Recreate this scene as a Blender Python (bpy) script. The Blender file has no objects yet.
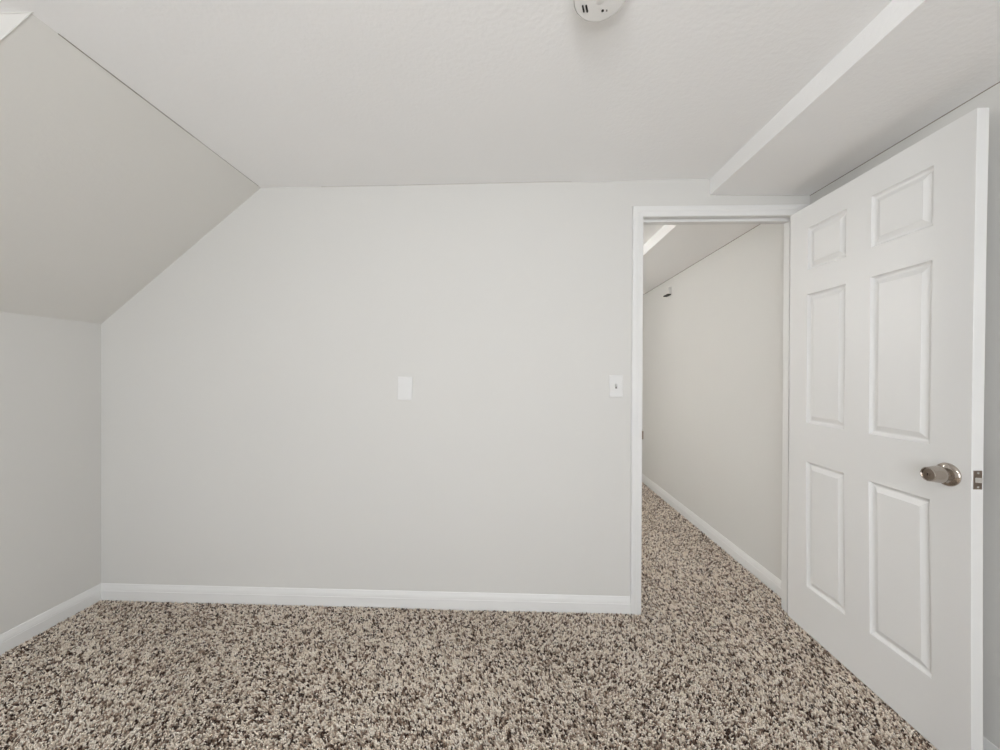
import bpy, bmesh, math
import numpy as np
from mathutils import Matrix, Vector

scene = bpy.context.scene
C = scene.collection

# ------------------------------------------------------------------ camera, world, exposure
CAM_D, CAM_H, F_PX = 1.9369, 1.2382, 370.65
yaw, pitch, roll = math.radians(1.9907), math.radians(-0.2193), math.radians(0.2397)
fw = Vector((-math.sin(yaw) * math.cos(pitch), math.cos(yaw) * math.cos(pitch), math.sin(pitch)))
rt = Vector((math.cos(yaw), math.sin(yaw), 0))
up = rt.cross(fw)
rt, up = rt * math.cos(roll) + up * math.sin(roll), up * math.cos(roll) - rt * math.sin(roll)
cam_data = bpy.data.cameras.new('camera')
cam_data.sensor_width = 36.0
cam_data.lens = F_PX * 36.0 / 1000.0
cam_data.clip_start = 0.01
cam = bpy.data.objects.new('camera', cam_data)
C.objects.link(cam)
cam.matrix_world = Matrix(((rt.x, up.x, -fw.x, 0), (rt.y, up.y, -fw.y, -CAM_D), (rt.z, up.z, -fw.z, CAM_H), (0, 0, 0, 1)))
scene.camera = cam

SKY = 4.8            # sky strength, fill light through the added rear window
ROOM_LAMP = 68.0     # strength of the room's ceiling lamp glass
HALL_LAMP = 44.0     # strength of the hall's ceiling lamp glass
world = bpy.data.worlds.new('world')
scene.world = world
world.use_nodes = True
world.node_tree.nodes['Background'].inputs[0].default_value = (0.97, 1.0, 1.045, 1)
world.node_tree.nodes['Background'].inputs[1].default_value = SKY

scene.view_settings.view_transform = 'Standard'
scene.view_settings.look = 'None'
scene.view_settings.gamma = 1
scene.view_settings.exposure = 0.68
scene.view_settings.use_curve_mapping = False
# portal in the opening of the added fill window (it only guides the sampling of the sky)
FILL_WIN_REAR = (-1.25, 0.75, 0.38, 1.98)      # x0, x1, z0, z1 in the rear wall
def portal(name, loc, rot, sx, sy):
    l = bpy.data.lights.new(name, 'AREA'); l.shape = 'RECTANGLE'; l.size = sx; l.size_y = sy
    l.cycles.is_portal = True
    o = bpy.data.objects.new(name, l); C.objects.link(o); o.location = loc; o.rotation_euler = rot
portal('fill_window_portal', ((FILL_WIN_REAR[0] + FILL_WIN_REAR[1]) / 2, -3.79, (FILL_WIN_REAR[2] + FILL_WIN_REAR[3]) / 2), (math.radians(90), 0, 0), FILL_WIN_REAR[1] - FILL_WIN_REAR[0], FILL_WIN_REAR[3] - FILL_WIN_REAR[2])
scene.cycles.max_bounces = 16
scene.cycles.diffuse_bounces = 10


# ------------------------------------------------------------------ key dimensions (metres)
XL, ZK = -2.235, 1.4985          # knee wall, its top
XR, ZR = -1.349, 2.2249          # where slope, flat ceiling and back wall meet
XRC, ZRC = -1.339, 2.2330        # where slope, flat ceiling and dormer cheek meet
XW = 1.503                       # right wall
XS, ZS = 1.004, 2.1566           # soffit fascia, soffit underside
ZSW = 2.148                      # underside at the right wall
YC = -0.952                      # dormer cheek
Y_REAR = -3.7
WT = 0.088                       # back wall thickness
Y_HALL = 4.2
XH = -1.40                       # hall's left side
def wy(y): return max(0.0, min(1.0, 1 + y / 0.95))
def zc(x, y=-9.0): return 2.233 + 0.006 * x * (wy(y) if y < 0.01 else 1.0)
def ridge_x(y): return XR + 0.010 * (1 - wy(y))
PILE = -0.003                    # carpet backing level; tuft tips come to about 0

# ------------------------------------------------------------------ materials
def mat(name, col, rough=0.5, metal=0.0, bump=None, spec=0.5, coat=0.0):
    m = bpy.data.materials.new(name)
    m.use_nodes = True
    nt = m.node_tree
    b = nt.nodes['Principled BSDF']
    b.inputs['Base Color'].default_value = (*col, 1)
    b.inputs['Roughness'].default_value = rough
    b.inputs['Metallic'].default_value = metal
    b.inputs['Specular IOR Level'].default_value = spec
    b.inputs['Coat Weight'].default_value = coat
    if bump:
        tc = nt.nodes.new('ShaderNodeTexCoord')
        n = nt.nodes.new('ShaderNodeTexNoise')
        n.inputs['Scale'].default_value = bump[0]
        n.inputs['Detail'].default_value = bump[3] if len(bump) > 3 else 4
        bp = nt.nodes.new('ShaderNodeBump')
        bp.inputs['Strength'].default_value = bump[1]
        bp.inputs['Distance'].default_value = bump[2]
        nt.links.new(tc.outputs['Object'], n.inputs['Vector'])
        nt.links.new(n.outputs['Fac'], bp.inputs['Height'])
        nt.links.new(bp.outputs['Normal'], b.inputs['Normal'])
        # faint tone change of rolled paint
        mx = nt.nodes.new('ShaderNodeMix'); mx.data_type = 'RGBA'
        n2 = nt.nodes.new('ShaderNodeTexNoise'); n2.inputs['Scale'].default_value = 1.7
        nt.links.new(tc.outputs['Object'], n2.inputs['Vector'])
        nt.links.new(n2.outputs['Fac'], mx.inputs[0])
        mx.inputs[6].default_value = (*[c * 0.985 for c in col], 1)
        mx.inputs[7].default_value = (*[min(1, c * 1.015) for c in col], 1)
        nt.links.new(mx.outputs[2], b.inputs['Base Color'])
    return m

def emit(name, col, strength):
    m = bpy.data.materials.new(name)
    m.use_nodes = True
    b = m.node_tree.nodes['Principled BSDF']
    b.inputs['Base Color'].default_value = (0.8, 0.8, 0.8, 1)
    b.inputs['Emission Color'].default_value = (*col, 1)
    b.inputs['Emission Strength'].default_value = strength
    return m

M_WALL = mat('wall_paint_warm_grey', (0.640, 0.636, 0.617), 0.85, bump=(160, 0.10, 0.002), spec=0.25)
M_SLOPE = mat('slope_paint_warm_grey', (0.690, 0.682, 0.655), 0.85, bump=(70, 0.15, 0.004, 6), spec=0.25)
M_CEIL = mat('ceiling_paint_white', (0.885, 0.887, 0.887), 0.9, bump=(70, 0.30, 0.004, 6), spec=0.2)
M_TRIM = mat('trim_semi_gloss_white', (0.735, 0.738, 0.732), 0.38, bump=(35, 0.05, 0.001), spec=0.45)
M_DOOR = mat('door_semi_gloss_white', (0.735, 0.738, 0.732), 0.42, bump=(120, 0.06, 0.0008), spec=0.4)
M_PLASTIC = mat('white_plastic', (0.695, 0.695, 0.690), 0.35)
M_DETECT = mat('detector_plastic', (0.80, 0.795, 0.78), 0.45)
M_BLACK = mat('black_recess_and_shadow', (0.010, 0.009, 0.008), 0.7)
M_GREYSLOT = mat('grey_slot', (0.22, 0.21, 0.20), 0.7)
M_NICKEL = mat('satin_nickel', (0.48, 0.43, 0.385), 0.13, metal=1.0)
M_NICKEL_DARK = mat('dull_nickel', (0.27, 0.22, 0.18), 0.28, metal=1.0)
M_STEEL = mat('latch_steel', (0.78, 0.76, 0.73), 0.14, metal=1.0)
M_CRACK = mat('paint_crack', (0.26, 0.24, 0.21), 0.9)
M_BACKING = mat('carpet_backing', (0.045, 0.027, 0.018), 0.95)
M_ROOMGLASS = emit('room_lamp_glass', (1.0, 0.985, 0.96), ROOM_LAMP)
M_HALLGLASS = emit('hall_lamp_glass', (1.0, 0.985, 0.96), HALL_LAMP)

M_PANE = bpy.data.materials.new('fill_window_glass')
M_PANE.use_nodes = True
_nt = M_PANE.node_tree; _nt.nodes.remove(_nt.nodes['Principled BSDF'])
_t = _nt.nodes.new('ShaderNodeBsdfTransparent'); _g = _nt.nodes.new('ShaderNodeBsdfGlossy'); _m = _nt.nodes.new('ShaderNodeMixShader')
_g.inputs['Roughness'].default_value = 0.02; _m.inputs[0].default_value = 0.06
_nt.links.new(_t.outputs[0], _m.inputs[1]); _nt.links.new(_g.outputs[0], _m.inputs[2]); _nt.links.new(_m.outputs[0], _nt.nodes['Material Output'].inputs[0])

def carpet_material():
    m = bpy.data.materials.new('carpet_pile_beige_brown')
    m.use_nodes = True
    nt = m.node_tree
    b = nt.nodes['Principled BSDF']
    at = nt.nodes.new('ShaderNodeAttribute'); at.attribute_name = 'tuft'
    r = nt.nodes.new('ShaderNodeValToRGB')
    e = r.color_ramp.elements
    e[0].position, e[0].color = 0.0, (0.040, 0.022, 0.014, 1)
    e[1].position, e[1].color = 1.0, (0.97, 0.90, 0.81, 1)
    for p, c in ((0.14, (0.085, 0.048, 0.032, 1)), (0.22, (0.29, 0.20, 0.145, 1)), (0.38, (0.56, 0.455, 0.36, 1)), (0.56, (0.90, 0.795, 0.675, 1))):
        k = e.new(p); k.color = c
    nt.links.new(at.outputs['Fac'], r.inputs[0])
    nt.links.new(r.outputs[0], b.inputs['Base Color'])
    b.inputs['Roughness'].default_value = 0.9
    b.inputs['Specular IOR Level'].default_value = 0.1
    b.inputs['Sheen Weight'].default_value = 0.15
    return m
M_CARPET = carpet_material()
def carpet_flat_material():
    m = bpy.data.materials.new('carpet_speckle')
    m.use_nodes = True
    nt = m.node_tree; b = nt.nodes['Principled BSDF']
    tc = nt.nodes.new('ShaderNodeTexCoord'); v = nt.nodes.new('ShaderNodeTexVoronoi'); v.inputs['Scale'].default_value = 120
    r = nt.nodes.new('ShaderNodeValToRGB'); e = r.color_ramp.elements
    e[0].position, e[0].color = 0.0, (0.085, 0.055, 0.040, 1)
    e[1].position, e[1].color = 1.0, (0.62, 0.55, 0.47, 1)
    k = e.new(0.3); k.color = (0.36, 0.30, 0.24, 1)
    bp = nt.nodes.new('ShaderNodeBump'); bp.inputs['Strength'].default_value = 0.6; bp.inputs['Distance'].default_value = 0.008
    nt.links.new(tc.outputs['Object'], v.inputs['Vector'])
    nt.links.new(v.outputs['Color'], r.inputs[0]); nt.links.new(r.outputs[0], b.inputs['Base Color'])
    nt.links.new(v.outputs['Distance'], bp.inputs['Height']); nt.links.new(bp.outputs['Normal'], b.inputs['Normal'])
    b.inputs['Roughness'].default_value = 0.95
    return m
M_CARPET_FLAT = carpet_flat_material()

# ------------------------------------------------------------------ mesh helpers
class MB:
    def __init__(self): self.v, self.f = [], []
    def add(self, vs, fs):
        o = len(self.v)
        self.v += [tuple(p) for p in vs]
        self.f += [tuple(i + o for i in f) for f in fs]
        return self
    def box(self, x0, x1, y0, y1, z0, z1):
        x0, x1 = sorted((x0, x1)); y0, y1 = sorted((y0, y1)); z0, z1 = sorted((z0, z1))
        vs = [(x, y, z) for z in (z0, z1) for y in (y0, y1) for x in (x0, x1)]
        return self.add(vs, [(0, 2, 3, 1), (4, 5, 7, 6), (0, 1, 5, 4), (2, 6, 7, 3), (0, 4, 6, 2), (1, 3, 7, 5)])
    def prism(self, poly, axis, a, b):
        # poly: 2-D outline in the two other axes (order x,y,z with 'axis' removed)
        def P(p, t):
            q = list(p); q.insert('xyz'.index(axis), t); return tuple(q)
        n = len(poly)
        vs = [P(p, a) for p in poly] + [P(p, b) for p in poly]
        fs = [tuple(range(n)), tuple(range(2 * n - 1, n - 1, -1))]
        fs += [(i, n + i, n + (i + 1) % n, (i + 1) % n) for i in range(n)]
        return self.add(vs, fs)
    def sweep(self, rings, closed=True, caps=True):
        n = len(rings[0]); vs = [p for r in rings for p in r]; fs = []
        for k in range(len(rings) - 1):
            for i in range(n if closed else n - 1):
                j = (i + 1) % n
                fs.append((k * n + i, k * n + j, (k + 1) * n + j, (k + 1) * n + i))
        if caps:
            fs.append(tuple(range(n - 1, -1, -1)))
            fs.append(tuple((len(rings) - 1) * n + i for i in range(n)))
        return self.add(vs, fs)
    def lathe(self, prof, origin, axis, seg=48):
        # prof: (radius, height along axis); ends closed on the axis
        ax = Vector(axis).normalized()
        u = ax.orthogonal().normalized(); w = ax.cross(u); o = Vector(origin)
        rings = []
        for r, h in prof:
            rings.append([tuple(o + ax * h + u * (r * math.cos(2 * math.pi * i / seg)) + w * (r * math.sin(2 * math.pi * i / seg))) for i in range(seg)])
        return self.sweep(rings)
    def disc_bar(self, pts, r, seg=8):
        rings = []
        for k, p in enumerate(pts):
            p = Vector(p)
            d = (Vector(pts[min(k + 1, len(pts) - 1)]) - Vector(pts[max(k - 1, 0)])).normalized()
            u = d.orthogonal().normalized(); w = d.cross(u)
            rings.append([tuple(p + u * (r * math.cos(2 * math.pi * i / seg)) + w * (r * math.sin(2 * math.pi * i / seg))) for i in range(seg)])
        return self.sweep(rings)
    def build(self, name, m, parent=None, bevel=0.0, smooth=False, loc=None):
        me = bpy.data.meshes.new(name)
        me.from_pydata(self.v, [], self.f)
        bm = bmesh.new(); bm.from_mesh(me)
        bmesh.ops.remove_doubles(bm, verts=bm.verts, dist=1e-6)
        bmesh.ops.recalc_face_normals(bm, faces=bm.faces)
        if bevel:
            es = [e for e in bm.edges if len(e.link_faces) == 2 and e.calc_face_angle(0) > 0.5]
            bmesh.ops.bevel(bm, geom=es, offset=bevel, segments=2, profile=0.6, affect='EDGES', clamp_overlap=True)
        if smooth:
            for f in bm.faces: f.smooth = True
            for e in bm.edges:
                if len(e.link_faces) == 2 and e.calc_face_angle(0) > math.radians(38): e.smooth = False
        bm.to_mesh(me); bm.free()
        me.materials.append(m)
        o = bpy.data.objects.new(name, me)
        C.objects.link(o)
        if loc is not None: o.location = loc
        if parent is not None: o.parent = parent
        return o

def struct(o, label=None):
    o['kind'] = 'structure'
    if label: o['label'] = label
    return o
def thing(name, label, cat, loc=(0, 0, 0), rot=None, group=None):
    o = bpy.data.objects.new(name, None); C.objects.link(o)
    o.location = loc; o.empty_display_size = 0.05
    if rot: o.rotation_euler = rot
    o['label'] = label; o['category'] = cat
    if group: o['group'] = group
    return o

# ------------------------------------------------------------------ floor, walls
fl = MB()
def slab(x0, x1, y0, y1): fl.box(x0, x1, y0, y1, PILE - 0.1, PILE)
slab(XL - 0.1, XW + 0.1, -1.08, 2.70)                         # carries the modelled pile
n_pile = len(fl.f)
fl.box(XL - 0.1, XW + 0.1, Y_REAR - 0.1, -1.08, PILE - 0.1, 0.0)
fl.box(XL - 0.1, XW + 0.1, 2.70, Y_HALL + 0.1, PILE - 0.1, 0.0)
fl.box(XL - 0.1, 0.29, WT, 2.70, PILE - 0.005, 0.0)
flo = struct(fl.build('floor', M_BACKING), 'carpeted bedroom and hall floor')
flo.data.materials.append(M_CARPET_FLAT)
for p in flo.data.polygons:
    c = p.center
    p.material_index = 0 if (-1.081 < c.y < 2.701 and c.z < PILE + 0.001 and not (c.x < 0.291 and c.y > WT)) else 1

DX0, DX1, DZ = 0.650, 1.457, 2.068      # rough opening in the back wall
B = PILE
out = [(XL - 0.1, B), (DX0, B), (DX0, DZ), (DX1, DZ), (DX1, B), (XW, B), (XW, 2.36), (XL - 0.1, 2.36)]
struct(MB().prism(out, 'y', 0, WT).build('wall_back', M_WALL), 'warm grey painted wall with the open doorway at its right')
wl = MB().box(XL - 0.1, XL, YC, 0, B, ZK)
wl.box(XL - 0.1, XL, Y_REAR, YC, B, 2.36)
struct(wl.build('wall_left', M_WALL), 'low grey knee wall under the sloped ceiling')
struct(MB().box(XW, XW + 0.1, Y_REAR, 0, B, 2.36).build('wall_right', M_WALL), 'grey wall behind the open door')
a, b, c, d = FILL_WIN_REAR
wr = MB().box(XL - 0.1, a, Y_REAR - 0.1, Y_REAR, B, 2.36).box(b, XW + 0.1, Y_REAR - 0.1, Y_REAR, B, 2.36)
wr.box(a, b, Y_REAR - 0.1, Y_REAR, B, c).box(a, b, Y_REAR - 0.1, Y_REAR, d, 2.36)
struct(wr.build('wall_rear', M_WALL))
def window(name, P, w0, w1, z0, z1):
    # P maps (across, depth into the wall, z) to the world; an unseen double-hung sash window, added for fill light
    def bar(mb, u0, u1, d0, d1, q0, q1):
        p, q = P(u0, d0, q0), P(u1, d1, q1)
        return mb.box(p[0], q[0], p[1], q[1], p[2], q[2])
    zm = (z0 + z1) / 2
    f = MB()
    for u in ((w0, w0 + 0.03), (w1 - 0.03, w1)): bar(f, *u, 0.0, 0.09, z0, z1)
    for q in ((z0, z0 + 0.03), (z1 - 0.03, z1)): bar(f, w0 + 0.03, w1 - 0.03, 0.0, 0.09, *q)
    f = struct(f.build(name, M_TRIM))
    for q0, q1, d0 in ((z0 + 0.03, zm + 0.02, 0.03), (zm - 0.02, z1 - 0.03, 0.055)):
        sh = MB()
        for u in ((w0 + 0.03, w0 + 0.07), (w1 - 0.07, w1 - 0.03)): bar(sh, *u, d0, d0 + 0.025, q0, q1)
        for q in ((q0, q0 + 0.04), (q1 - 0.04, q1)): bar(sh, w0 + 0.07, w1 - 0.07, d0, d0 + 0.025, *q)
        sh = sh.build('sash', M_TRIM, f)
        bar(MB(), w0 + 0.065, w1 - 0.065, d0 + 0.011, d0 + 0.015, q0 + 0.035, q1 - 0.035).build('pane', M_PANE, sh)
    cs = MB()
    for u in ((w0 - 0.06, w0), (w1, w1 + 0.06)): bar(cs, *u, -0.015, 0.0, z0 - 0.06, z1 + 0.06)
    for q in ((z0 - 0.06, z0), (z1, z1 + 0.06)): bar(cs, w0, w1, -0.015, 0.0, *q)
    bar(cs, w0 - 0.08, w1 + 0.08, -0.04, 0.0, z0 - 0.02, z0)
    cs.build('fill_window_casing', M_TRIM, f)
window('fill_window_1', lambda u, d, z: (u, Y_REAR - d, z), *FILL_WIN_REAR)  # rear window added to bring even fill daylight into the room
# dormer cheek: the triangle between slope and flat ceiling
ck = [(XRC, ZRC), (XL, ZK), (XL - 0.1, ZK), (XL - 0.1, 2.36), (XRC, 2.36)]
struct(MB().prism(ck, 'y', YC, YC + 0.06).build('wall_dormer', M_SLOPE), 'small triangular cheek wall at the end of the slope')
# hall shell
struct(MB().box(XW, XW + 0.1, 0, Y_HALL, B, 2.36).build('wall_hall_right', M_WALL), 'long grey hall wall seen through the doorway')
struct(MB().box(XH, XW + 0.1, Y_HALL, Y_HALL + 0.1, B, 2.36).build('wall_hall_end', M_WALL))
struct(MB().box(XH - 0.1, XH, WT, Y_HALL + 0.1, B, 2.36).build('wall_hall_left', M_WALL))

# ------------------------------------------------------------------ ceilings
def ceiling_grid(name, x0, x1, y0, y1, nx, ny, fz):
    mb = MB()
    xs = np.linspace(x0, x1, nx); ys = np.linspace(y0, y1, ny)
    vs = [(x, y, fz(x, y)) for y in ys for x in xs] + [(x, y, 2.40) for y in ys for x in xs]
    N = nx * ny; fs = []
    for j in range(ny - 1):
        for i in range(nx - 1):
            a = j * nx + i
            fs.append((a, a + nx, a + nx + 1, a + 1)); fs.append((N + a, N + a + 1, N + a + nx + 1, N + a + nx))
    for i in range(nx - 1):
        fs.append((i, i + 1, N + i + 1, N + i)); a = (ny - 1) * nx + i; fs.append((a + 1, a, N + a, N + a + 1))
    for j in range(ny - 1):
        a = j * nx; fs.append((a + nx, a, N + a, N + a + nx)); a = j * nx + nx - 1; fs.append((a, a + nx, N + a + nx, N + a))
    mb.add(vs, fs)
    return mb.build(name, M_CEIL, smooth=True)
def fz_room(x, y):
    # a tape joint that sags a little beside the top of the back wall
    return zc(x, y) - 0.007 * math.exp(-((x - 0.42) / 0.11) ** 2 - (y / 0.05) ** 2) \
        + 0.0012 * math.sin(3.1 * x + 0.6) * math.sin(2.3 * y + 1.0)
struct(ceiling_grid('ceiling', XR - 0.004, XW, Y_REAR, 0, 96, 130, fz_room), 'flat white textured ceiling')
struct(ceiling_grid('ceiling_hall', XH, XW, WT, Y_HALL, 12, 12, lambda x, y: zc(x)), 'white hall ceiling')
struct(ceiling_grid('ceiling_dormer', XL - 0.1, XR - 0.004, Y_REAR, YC, 12, 24, lambda x, y: zc(x)), 'flat ceiling over the dormer')
ends = [[(XL, y_, ZK), (x_, y_, z_), (x_, y_, 2.36), (XL - 0.1, y_, 1.62), (XL - 0.1, y_, ZK)] for y_, x_, z_ in ((YC + 0.06, XRC - 0.0006, ZRC - 0.0005), (0, XR, ZR))]
struct(MB().sweep(ends).build('ceiling_slope', M_SLOPE),
       'sloped ceiling above the low knee wall')

# soffit along the right wall, room and hall
so = [(XS, 2.30), (XS, ZS), (XW, ZSW), (XW, 2.30)]
struct(MB().prism(so, 'y', Y_REAR, 0).build('ceiling_soffit', M_CEIL, bevel=0.002), 'white boxed soffit along the right wall')
so = [(XS, 2.30), (XS, ZS), (XW, ZS), (XW, 2.30)]
struct(MB().prism(so, 'y', WT, Y_HALL).build('ceiling_hall_soffit', M_CEIL, bevel=0.002), 'white boxed soffit along the hall')

# hairline crack and corner bead where slope, ceiling and cheek meet
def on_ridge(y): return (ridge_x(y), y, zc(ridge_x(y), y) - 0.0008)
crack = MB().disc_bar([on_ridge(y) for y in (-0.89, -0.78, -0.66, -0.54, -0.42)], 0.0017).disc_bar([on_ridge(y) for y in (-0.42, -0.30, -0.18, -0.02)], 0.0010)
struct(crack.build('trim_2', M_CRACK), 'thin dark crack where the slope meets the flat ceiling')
bead = MB().disc_bar([(XRC, YC, ZRC - 0.001), (XL, YC, ZK)], 0.002).disc_bar([(XRC + 0.008, YC - 0.001, zc(XRC)), (XL, YC - 0.001, zc(XL))], 0.002)
struct(bead.build('trim_3', M_SLOPE, smooth=True), 'painted corner bead around the cheek wall')

# thin darker lines where ceiling and soffit meet the walls
M_JOINT = mat('joint_line_grey', (0.44, 0.42, 0.385), 0.9)
M_JOINT_BROWN = mat('joint_line_brown', (0.20, 0.165, 0.13), 0.9)
struct(MB().disc_bar([(x, -0.0004, fz_room(x, 0) - 0.0004) for x in np.linspace(-1.02, 0.30, 30)], 0.0011).build('trim_4', M_JOINT), 'fine dark line along the top of the back wall')
struct(MB().disc_bar([(XS + 0.03, -0.0004, ZS), (XW - 0.25, -0.0004, (ZS + ZSW) / 2 - 0.0003), (XW, -0.0004, ZSW)], 0.0012).build('trim_5', M_JOINT), 'fine dark line where the soffit meets the back wall')
struct(MB().disc_bar([(XW - 0.0004, y, ZSW - 0.0002) for y in (-1.3, -0.9, -0.5, 0.0)], 0.0017).build('trim_6', M_JOINT_BROWN), 'thin brown line where the soffit meets the right wall')
struct(MB().disc_bar([(XW - 0.0004, y, ZS - 0.0002) for y in (WT, 0.9, 1.8, 2.7)], 0.0022).build('trim_7', M_JOINT_BROWN), 'thin brown line where the hall soffit meets the hall wall')

# ------------------------------------------------------------------ baseboards
BBP = [(0, B), (0.0125, B), (0.0125, 0.0535), (0.0102, 0.0550), (0.0108, 0.0578), (0.0088, 0.0700), (0.0042, 0.0862), (0.0028, 0.0885), (0, 0.0885)]
def baseboard(name, wall, a, b, ma=0, mb_=0, label=None):
    # wall: function (offset from wall, along, z) -> point; ma/mb: mitre sign at each end
    rings = [[wall(d, t + s * d, z) for d, z in BBP] for t, s in ((a, ma), (b, mb_))]
    return struct(MB().sweep(rings).build(name, M_TRIM), label)
baseboard('baseboard_left', lambda d, t, z: (XL + d, t, z), Y_REAR, 0, 1, -1, 'white baseboard along the knee wall')
baseboard('baseboard_back', lambda d, t, z: (t, -d, z), XL, 0.6105, 1, 0, 'white baseboard along the back wall')
baseboard('baseboard_right', lambda d, t, z: (XW - d, t, z), Y_REAR, -0.017, 1, 0, 'white baseboard behind the open door')
baseboard('baseboard_hall', lambda d, t, z: (XW - d, t, z), WT + 0.012, Y_HALL, 0, -1, 'white baseboard along the hall wall')

# ------------------------------------------------------------------ door frame
CI, CO, CZI, CZO = 0.664, 0.611, 2.0445, 2.099      # casing inner / outer edges
RI, RO = 1.443, 1.4975
CPROF = [(0.0, 0.0), (0.0, 0.009), (0.0025, 0.0115), (0.012, 0.012), (0.024, 0.0125), (0.030, 0.0150), (0.046, 0.0155), (0.0525, 0.0145), (0.0545, 0.011), (0.0545, 0.0)]
def casing(ypos, sgn, xr_limit):
    def ring(kind):
        r = []
        for t, d in CPROF:
            f = t / 0.0545
            xl_ = CI + (CO - CI) * f; xr_ = RI + (xr_limit - RI) * f; z_ = CZI + (CZO - CZI) * f
            y_ = ypos + sgn * d
            r.append({'lb': (xl_, y_, B), 'lt': (xl_, y_, z_), 'rt': (xr_, y_, z_), 'rb': (xr_, y_, B)}[kind])
        return r
    return MB().sweep([ring(k) for k in ('lb', 'lt', 'rt', 'rb')])
frame = struct(casing(0, -1, RO).build('trim_1', M_TRIM), 'white painted casing around the open doorway')
hc = casing(WT, 1, RO - 0.002).build('hall_casing', M_TRIM, frame)
JL, JR, JZ = 0.669, 1.4385, 2.0495
MB().box(DX0 + 0.001, JL, 0.0005, WT - 0.0005, B, JZ).build('jamb', M_TRIM, frame)
MB().box(JR, DX1 - 0.001, 0.0005, WT - 0.0005, B, JZ).build('jamb', M_TRIM, frame)
MB().box(DX0 + 0.001, DX1 - 0.001, 0.0005, WT - 0.0005, JZ, DZ - 0.001).build('head_jamb', M_TRIM, frame)
MB().box(JL, JL + 0.011, 0.034, 0.070, B, JZ - 0.0155).build('door_stop', M_TRIM, frame, bevel=0.0025)
MB().box(JR - 0.011, JR, 0.034, 0.070, B, JZ - 0.0155).build('door_stop', M_TRIM, frame, bevel=0.0025)
MB().box(JL, JR, 0.034, 0.070, JZ - 0.0155, JZ).build('door_stop', M_TRIM, frame, bevel=0.0025)
sp = MB().box(JL, JL + 0.0015, 0.001, 0.030, 0.897, 0.954)
sp.box(JL - 0.0055, JL + 0.0015, -0.0135, 0.001, 0.905, 0.946)
o = sp.build('strike_plate', M_NICKEL_DARK, frame, bevel=0.0006); o['label'] = 'dull metal strike plate'

# ------------------------------------------------------------------ the open six-panel door
DW, DT, DZ0, DZ1 = 0.767, 0.035, 0.010, 2.0470
ANG = math.radians(89.29 + 180)
DOOR_LOC = (1.4070, 0.001, 0.0)
COLS = [0, 0.115, 0.323, 0.434, 0.652, DW]
ROWS = [DZ0, 0.229, 0.823, 1.009, 1.622, 1.737, 1.939, DZ1]
PANEL = [(0, 0), (0.0020, 0.0048), (0.0070, 0.0098), (0.0110, 0.0112), (0.0145, 0.0112), (0.0310, 0.0034), (0.0335, 0.0018)]
def bow(x, z): return -0.008 * (x / DW) * math.sin(math.pi * max(0, min(1, z / 2.05)))
def door_face(mb, y, s):
    for i in range(5):
        for j in range(7):
            x0, x1, z0, z1 = COLS[i], COLS[i + 1], ROWS[j], ROWS[j + 1]
            if i in (1, 3) and j in (1, 3, 5):
                loops = [[(x0 + d, y + s * h, z0 + d), (x1 - d, y + s * h, z0 + d), (x1 - d, y + s * h, z1 - d), (x0 + d, y + s * h, z1 - d)] for d, h in PANEL]
                mb.sweep(loops, caps=False)
                mb.add(loops[-1], [(0, 1, 2, 3)])
            else:
                mb.add([(x0, y, z0), (x1, y, z0), (x1, y, z1), (x0, y, z1)], [(0, 1, 2, 3)])
mb = MB()
door_face(mb, 0, 1); door_face(mb, DT, -1)
for j in range(7):
    for x in (0, DW):
        mb.add([(x, 0, ROWS[j]), (x, DT, ROWS[j]), (x, DT, ROWS[j + 1]), (x, 0, ROWS[j + 1])], [(0, 1, 2, 3)])
for i in range(5):
    for z in (DZ0, DZ1):
        mb.add([(COLS[i], 0, z), (COLS[i + 1], 0, z), (COLS[i + 1], DT, z), (COLS[i], DT, z)], [(0, 1, 2, 3)])
def lower_shift(x, z): return 0.008 * max(0, min(1, (0.85 - z) / 0.62)) * max(0, min(1, x / 0.1, (DW - x) / 0.1))
mb.v = [(x + lower_shift(x, z), y + bow(x, z), z) for x, y, z in mb.v]
door = struct(mb.build('door_1', M_DOOR), 'white six-panel door standing open against the right wall')
bv = door.modifiers.new('edge', 'BEVEL'); bv.width = 0.0012; bv.segments = 2; bv.limit_method = 'ANGLE'; bv.angle_limit = math.radians(60)
door.location = DOOR_LOC
door.rotation_euler = (0, 0, ANG)

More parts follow.
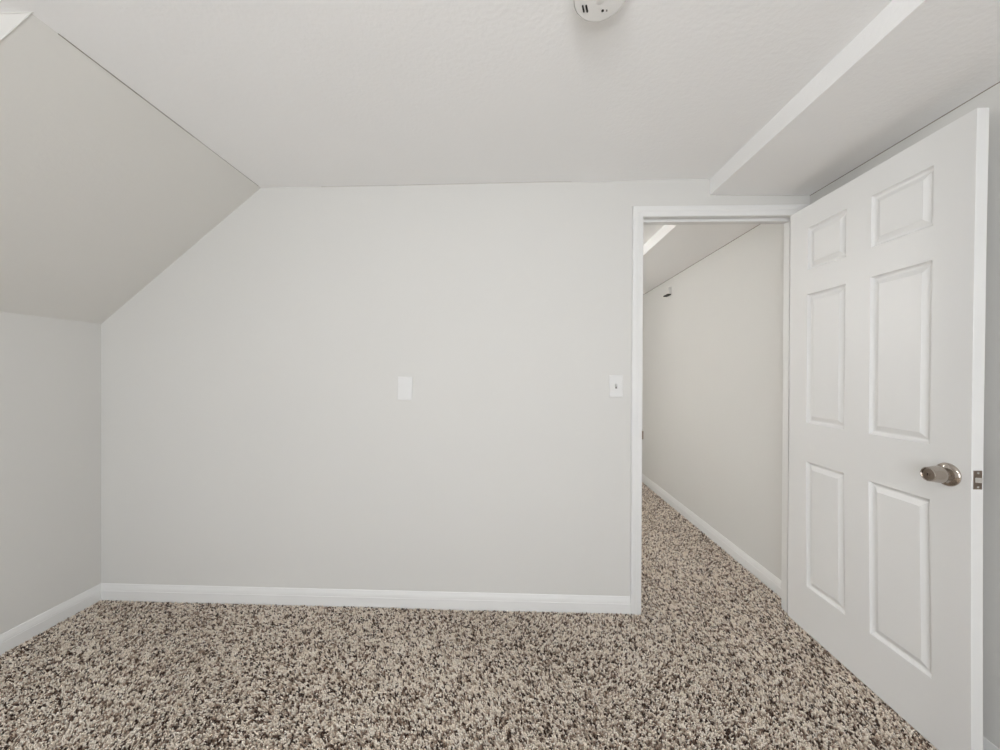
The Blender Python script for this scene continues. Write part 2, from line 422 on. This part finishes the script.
KX, KZ = 0.706, 0.922
ROSE = [(0.0001, 0), (0.0365, 0), (0.0370, 0.002), (0.0362, 0.0045), (0.0330, 0.0075), (0.0260, 0.0105), (0.0185, 0.0120), (0.0165, 0.0125), (0.0160, 0.0150), (0.0001, 0.0150)]
KNOB = [(0.0001, 0.012), (0.0140, 0.012), (0.0138, 0.0190), (0.0165, 0.0215), (0.0230, 0.0235), (0.0262, 0.0260), (0.0270, 0.0295), (0.0264, 0.0370), (0.0246, 0.0470), (0.0230, 0.0560), (0.0226, 0.0605),
        (0.0216, 0.0624), (0.0200, 0.0628), (0.0188, 0.0615), (0.0184, 0.0585), (0.0001, 0.0575)]
def door_knob(y, s, with_key):
    yb = y + bow(KX, KZ)
    k_ = 1.0 if with_key else 0.68
    k = MB().lathe([(r_, k_ * h_) for r_, h_ in KNOB], (KX, yb, KZ), (0, s, 0), 56).build('door_knob', M_NICKEL, door, smooth=True)
    k['label'] = 'satin nickel door knob' if with_key else 'satin nickel knob facing the wall'
    MB().lathe(ROSE, (KX, yb, KZ), (0, s, 0), 56).build('rosette', M_NICKEL, k, smooth=True)
    MB().lathe([(r_, k_ * h_) for r_, h_ in ((0.0001, 0.0570), (0.0172, 0.0570), (0.0172, 0.0590), (0.0150, 0.0600), (0.0060, 0.0600), (0.0055, 0.0622), (0.0001, 0.0628))], (KX, yb, KZ), (0, s, 0), 40).build('knob_face', M_NICKEL_DARK, k, smooth=True)
    if with_key:
        yk = yb + s * 0.0627
        MB().box(KX - 0.0012, KX + 0.0012, yk, yk + s * 0.0004, KZ - 0.0042, KZ + 0.0042).build('keyhole', M_BLACK, k)
door_knob(0, -1, True)
door_knob(DT, 1, False)
by = bow(DW, KZ)
lp = MB().box(DW - 0.0002, DW + 0.0014, by + 0.0055, by + 0.0300, KZ - 0.0285, KZ + 0.0285).build('latch_plate', M_NICKEL_DARK, door, bevel=0.0012)
lp['label'] = 'dull nickel latch plate'
lb = MB().prism([(DW + 0.001, by + 0.0105), (DW + 0.0015, by + 0.0105), (DW + 0.0065, by + 0.0220), (DW + 0.0065, by + 0.0250), (DW + 0.001, by + 0.0250)], 'z', KZ - 0.0075, KZ + 0.0075)
lb.build('latch_bolt', M_STEEL, lp, bevel=0.0008)
for zz in (KZ - 0.0215, KZ + 0.0215):
    MB().lathe([(0.0001, 0.0), (0.0036, 0.0), (0.0034, 0.0008), (0.0001, 0.0012)], (DW + 0.0013, by + 0.0178, zz), (1, 0, 0), 16).build('screw', M_STEEL, lp, smooth=True)
for zz in (0.22, 1.03, 1.86):
    h = MB().lathe([(0.0001, 0), (0.0058, 0), (0.0058, 0.088), (0.0001, 0.088)], (-0.002, DT + 0.0065, zz - 0.044), (0, 0, 1), 16)
    h.box(-0.0015, 0.0, 0.004, DT + 0.004, zz - 0.044, zz + 0.044)
    h.build('hinge', M_NICKEL_DARK, door, smooth=True)

# ------------------------------------------------------------------ wall plates
def plate_mesh(w, h, d=0.006):
    rings = []
    for k, yy in ((1.0, 0), (1.0, -d * 0.45), (0.985, -d * 0.75), (0.93, -d)):
        sx = w / 2 - (1 - k) * 0.055; sz = h / 2 - (1 - k) * 0.055
        rings.append([(-sx, yy, -sz), (sx, yy, -sz), (sx, yy, sz), (-sx, yy, sz)])
    return MB().sweep(rings)
bp = thing('blank_wall_plate', 'blank white cover plate on the middle of the grey back wall', 'wall plate', (-0.5675, 0, 1.1572), (0, math.radians(0.8), 0))
plate_mesh(0.0775, 0.125, 0.0065).build('cover_plate', M_PLASTIC, bp, bevel=0.0006)
for zz in (0.036, -0.036):
    MB().lathe([(0.0001, 0.006), (0.0032, 0.006), (0.0030, 0.0070), (0.0001, 0.0073)], (0, 0, zz), (0, -1, 0), 14).build('screw', M_PLASTIC, bp, smooth=True)

ls = thing('light_switch', 'white toggle light switch on the wall just left of the doorway', 'light switch', (0.5325, 0, 1.1755))
plate_mesh(0.071, 0.114, 0.0060).build('cover_plate', M_PLASTIC, ls, bevel=0.0006)
MB().box(-0.0052, 0.0052, -0.0064, -0.0050, -0.0122, 0.0122).build('toggle_slot', M_GREYSLOT, ls)
tg = [(-0.0055, 0.0112), (-0.0160, 0.0150), (-0.0172, 0.0125), (-0.0165, 0.0085), (-0.0055, -0.0035)]
MB().prism(tg, 'x', -0.0036, 0.0036).build('toggle', M_PLASTIC, ls, bevel=0.0006)
for zz in (0.030, -0.030):
    MB().lathe([(0.0001, 0.0055), (0.0030, 0.0055), (0.0028, 0.0066), (0.0001, 0.0069)], (0, 0, zz), (0, -1, 0), 14).build('screw', M_PLASTIC, ls, smooth=True)

# ------------------------------------------------------------------ smoke detector
SDX, SDY = 0.2190, -0.981
sd = thing('smoke_detector', 'round white smoke detector with dark vent slots on the flat ceiling', 'smoke detector', (SDX, SDY, zc(SDX)))
MB().lathe([(0.0001, 0), (0.0660, 0), (0.0665, 0.002), (0.0665, 0.008), (0.0650, 0.010), (0.0001, 0.010)], (0, 0, 0), (0, 0, -1), 64).build('mounting_base', M_DETECT, sd, smooth=True)
MB().lathe([(0.0001, 0.010), (0.0680, 0.010), (0.0695, 0.013), (0.0697, 0.0300), (0.0690, 0.0335), (0.0680, 0.0350), (0.0668, 0.0352), (0.0662, 0.0310), (0.0648, 0.0310), (0.0642, 0.0355), (0.0150, 0.0360), (0.0140, 0.0345), (0.0001, 0.0345)],
           (0, 0, 0), (0, 0, -1), 72).build('cover', M_DETECT, sd, smooth=True)
MB().lathe([(0.0001, 0.034), (0.0122, 0.034), (0.0122, 0.0358), (0.0112, 0.0364), (0.0001, 0.0366)], (0.001, 0.007, 0), (0, 0, -1), 40).build('test_button', M_DETECT, sd, smooth=True)
def slot(cx, cy, L, w, ang, name='vent_slot'):
    ca, sa = math.cos(ang), math.sin(ang)
    pts = [(cx + ca * a - sa * b, cy + sa * a + ca * b) for a, b in ((-L, -w * .5), (-L * .8, -w), (L * .8, -w), (L, -w * .5), (L, w * .5), (L * .8, w), (-L * .8, w), (-L, w * .5))]
    MB().prism(pts, 'z', -0.0340, -0.0372).build(name, M_BLACK, sd)
slot(-0.0385, 0.0275, 0.0105, 0.0021, math.radians(68))
slot(-0.0295, 0.0275, 0.0105, 0.0024, math.radians(68))
MB().lathe([(0.0001, 0.034), (0.0036, 0.034), (0.0034, 0.0370), (0.0001, 0.0372)], (0.0135, 0.0345, 0), (0, 0, -1), 20).build('indicator_hole', M_BLACK, sd, smooth=True)
MB().lathe([(0.0001, 0.034), (0.0022, 0.034), (0.0020, 0.0376), (0.0001, 0.0380)], (0.0240, 0.0340, 0), (0, 0, -1), 16).build('indicator_lamp', M_GREYSLOT, sd, smooth=True)
for k in range(3):
    a = math.radians(200 + 60 * k)
    slot(0.043 * math.cos(a), 0.043 * math.sin(a), 0.0105, 0.0021, a + math.pi / 2)

# ------------------------------------------------------------------ small box high on the hall wall
hb = thing('wall_chime', 'small white box high on the hall wall, seen through the doorway', 'wall box', (XW, 1.70, 2.035))
MB().box(-0.030, 0, -0.055, 0.055, -0.030, 0.035).build('housing', M_WALL, hb, bevel=0.004)
o = MB().box(-0.036, -0.001, -0.050, 0.046, -0.040, -0.030).build('bottom_shadow_strip', M_BLACK, hb, bevel=0.001); o['label'] = 'dark strip standing in for the shadow under the box'  # black strip draws the shadow line below the box

# ------------------------------------------------------------------ ceiling lamps (behind the camera, and in the hall)
def lamp(x, y, glass, label, r=0.13, drop=0.27):
    # semi-flush lamp: ceiling canopy, stem, opal globe
    t = thing('ceiling_lamp', label, 'ceiling lamp', (x, y, zc(x)))
    MB().lathe([(0.0001, 0), (0.065, 0), (0.066, 0.006), (0.058, 0.022), (0.020, 0.030), (0.0001, 0.030)], (0, 0, 0), (0, 0, -1), 48).build('canopy', M_NICKEL, t, smooth=True)
    MB().lathe([(0.0001, 0.028), (0.008, 0.028), (0.008, drop - r + 0.01), (0.0001, drop - r + 0.01)], (0, 0, 0), (0, 0, -1), 20).build('stem', M_NICKEL, t, smooth=True)
    MB().lathe([(0.0001, drop - r - 0.02), (0.040, drop - r - 0.02), (0.046, drop - r + 0.012), (0.0001, drop - r + 0.012)], (0, 0, 0), (0, 0, -1), 32).build('collar', M_NICKEL, t, smooth=True)
    MB().lathe([(max(0.0001, r * math.sin(a)), drop - r * math.cos(a)) for a in np.linspace(0, math.pi, 25)], (0, 0, 0), (0, 0, -1), 48).build('glass_shade', glass, t, smooth=True)
lamp(-0.05, -2.00, M_ROOMGLASS, 'round lit glass lamp on the bedroom ceiling above the viewer', 0.065, 0.22)
lamp(-0.55, 1.35, M_HALLGLASS, 'round lit glass lamp on the hall ceiling beyond the doorway', 0.13, 0.45)

# ------------------------------------------------------------------ carpet pile
def carpet():
    rng = np.random.default_rng(7)
    def scatter(x0, x1, y0, y1, s):
        nx, ny = int((x1 - x0) / s), int((y1 - y0) / s)
        gx, gy = np.meshgrid(np.arange(nx), np.arange(ny))
        p = np.stack([x0 + (gx + 0.5) * s, y0 + (gy + 0.5) * s], -1).reshape(-1, 2)
        return p + rng.uniform(-0.48, 0.48, p.shape) * s
    S = 0.0056
    P = [scatter(XL + 0.014, XW - 0.014, -1.08, -0.013, S), scatter(0.672, JR - 0.012, -0.014, WT + 0.012, S), scatter(0.30, XW - 0.014, WT + 0.012, 2.7, 0.0064)]
    P = np.concatenate(P)
    hall = P[:, 1] > WT
    keep = ~(hall & (P[:, 1] > 0.25) & (P[:, 0] < 0.60 + 0.0 * P[:, 1]))
    P = P[keep]; n = len(P)
    # lay of the pile: drifts slowly over the floor
    lay = 2.2 * np.sin(1.7 * P[:, 0] + 0.8 * np.sin(2.6 * P[:, 1])) + 1.3 * np.sin(3.3 * P[:, 1] + 1.1 * P[:, 0])
    az = lay + rng.normal(0, 1.1, n)
    lean = rng.uniform(0.002, 0.0085, n)
    h = rng.uniform(0.0075, 0.0120, n)
    rad = rng.uniform(0.0023, 0.0039, n)
    # yarn colour runs in clumps of a centimetre or so
    G = 0.0076
    ci, cj = np.floor(P[:, 0] / G).astype(int), np.floor(P[:, 1] / G).astype(int)
    best = np.full(n, 9.0); tone = np.zeros(n)
    def hsh(a, b, k): return np.modf(np.abs(np.sin(a * 127.1 + b * 311.7 + k * 74.7) * 43758.5453))[0]
    for di in (-1, 0, 1):
        for dj in (-1, 0, 1):
            a, b = ci + di, cj + dj
            d = (P[:, 0] - (a + hsh(a, b, 1)) * G) ** 2 + (P[:, 1] - (b + hsh(a, b, 2)) * G) ** 2
            nearer = d < best; best = np.where(nearer, d, best); tone = np.where(nearer, hsh(a, b, 3), tone)
    tone = np.clip(tone + rng.normal(0, 0.06, n), 0, 1)
    K = 3
    prof = np.array([(0.0, 0.75, 0.0), (0.5, 1.0, 0.30), (0.85, 0.95, 0.75)])
    dirx, diry = np.cos(az), np.sin(az)
    V = np.empty((n, K * 3 + 1, 3))
    ph = rng.uniform(0, 6.28, n)
    for r, (t, rr, l) in enumerate(prof):
        for k in range(K):
            a = ph + 2 * np.pi * k / K + 0.7 * r
            V[:, r * K + k, 0] = P[:, 0] + dirx * lean * l + rad * rr * np.cos(a)
            V[:, r * K + k, 1] = P[:, 1] + diry * lean * l + rad * rr * np.sin(a)
            V[:, r * K + k, 2] = PILE + h * t
    V[:, -1, 0] = P[:, 0] + dirx * lean; V[:, -1, 1] = P[:, 1] + diry * lean; V[:, -1, 2] = PILE + h
    quads = np.array([(r * K + k, r * K + (k + 1) % K, (r + 1) * K + (k + 1) % K, (r + 1) * K + k) for r in range(2) for k in range(K)])
    tris = np.array([(2 * K + k, 2 * K + (k + 1) % K, 3 * K) for k in range(K)])
    off = (np.arange(n) * (3 * K + 1))[:, None]
    lq = (quads.reshape(1, -1) + off); lt = (tris.reshape(1, -1) + off)
    loops = np.concatenate([lq, lt], 1).reshape(-1)
    cnt = np.tile(np.array([4] * len(quads) + [3] * len(tris)), n)
    starts = np.concatenate([[0], np.cumsum(cnt)[:-1]])
    me = bpy.data.meshes.new('carpet_pile')
    me.vertices.add(n * (3 * K + 1)); me.loops.add(len(loops)); me.polygons.add(len(cnt))
    me.vertices.foreach_set('co', V.reshape(-1).astype(np.float32))
    me.loops.foreach_set('vertex_index', loops.astype(np.int32))
    me.polygons.foreach_set('loop_start', starts.astype(np.int32))
    me.polygons.foreach_set('loop_total', cnt.astype(np.int32))
    me.update(calc_edges=True)
    at = me.attributes.new('tuft', 'FLOAT', 'POINT')
    at.data.foreach_set('value', np.repeat(tone, 3 * K + 1).astype(np.float32))
    me.materials.append(M_CARPET)
    o = bpy.data.objects.new('carpet_pile', me); C.objects.link(o)
    o['kind'] = 'stuff'; o['label'] = 'speckled beige and brown carpet pile covering the bedroom and hall floor'; o['category'] = 'carpet'
    print('tufts', n)
carpet()
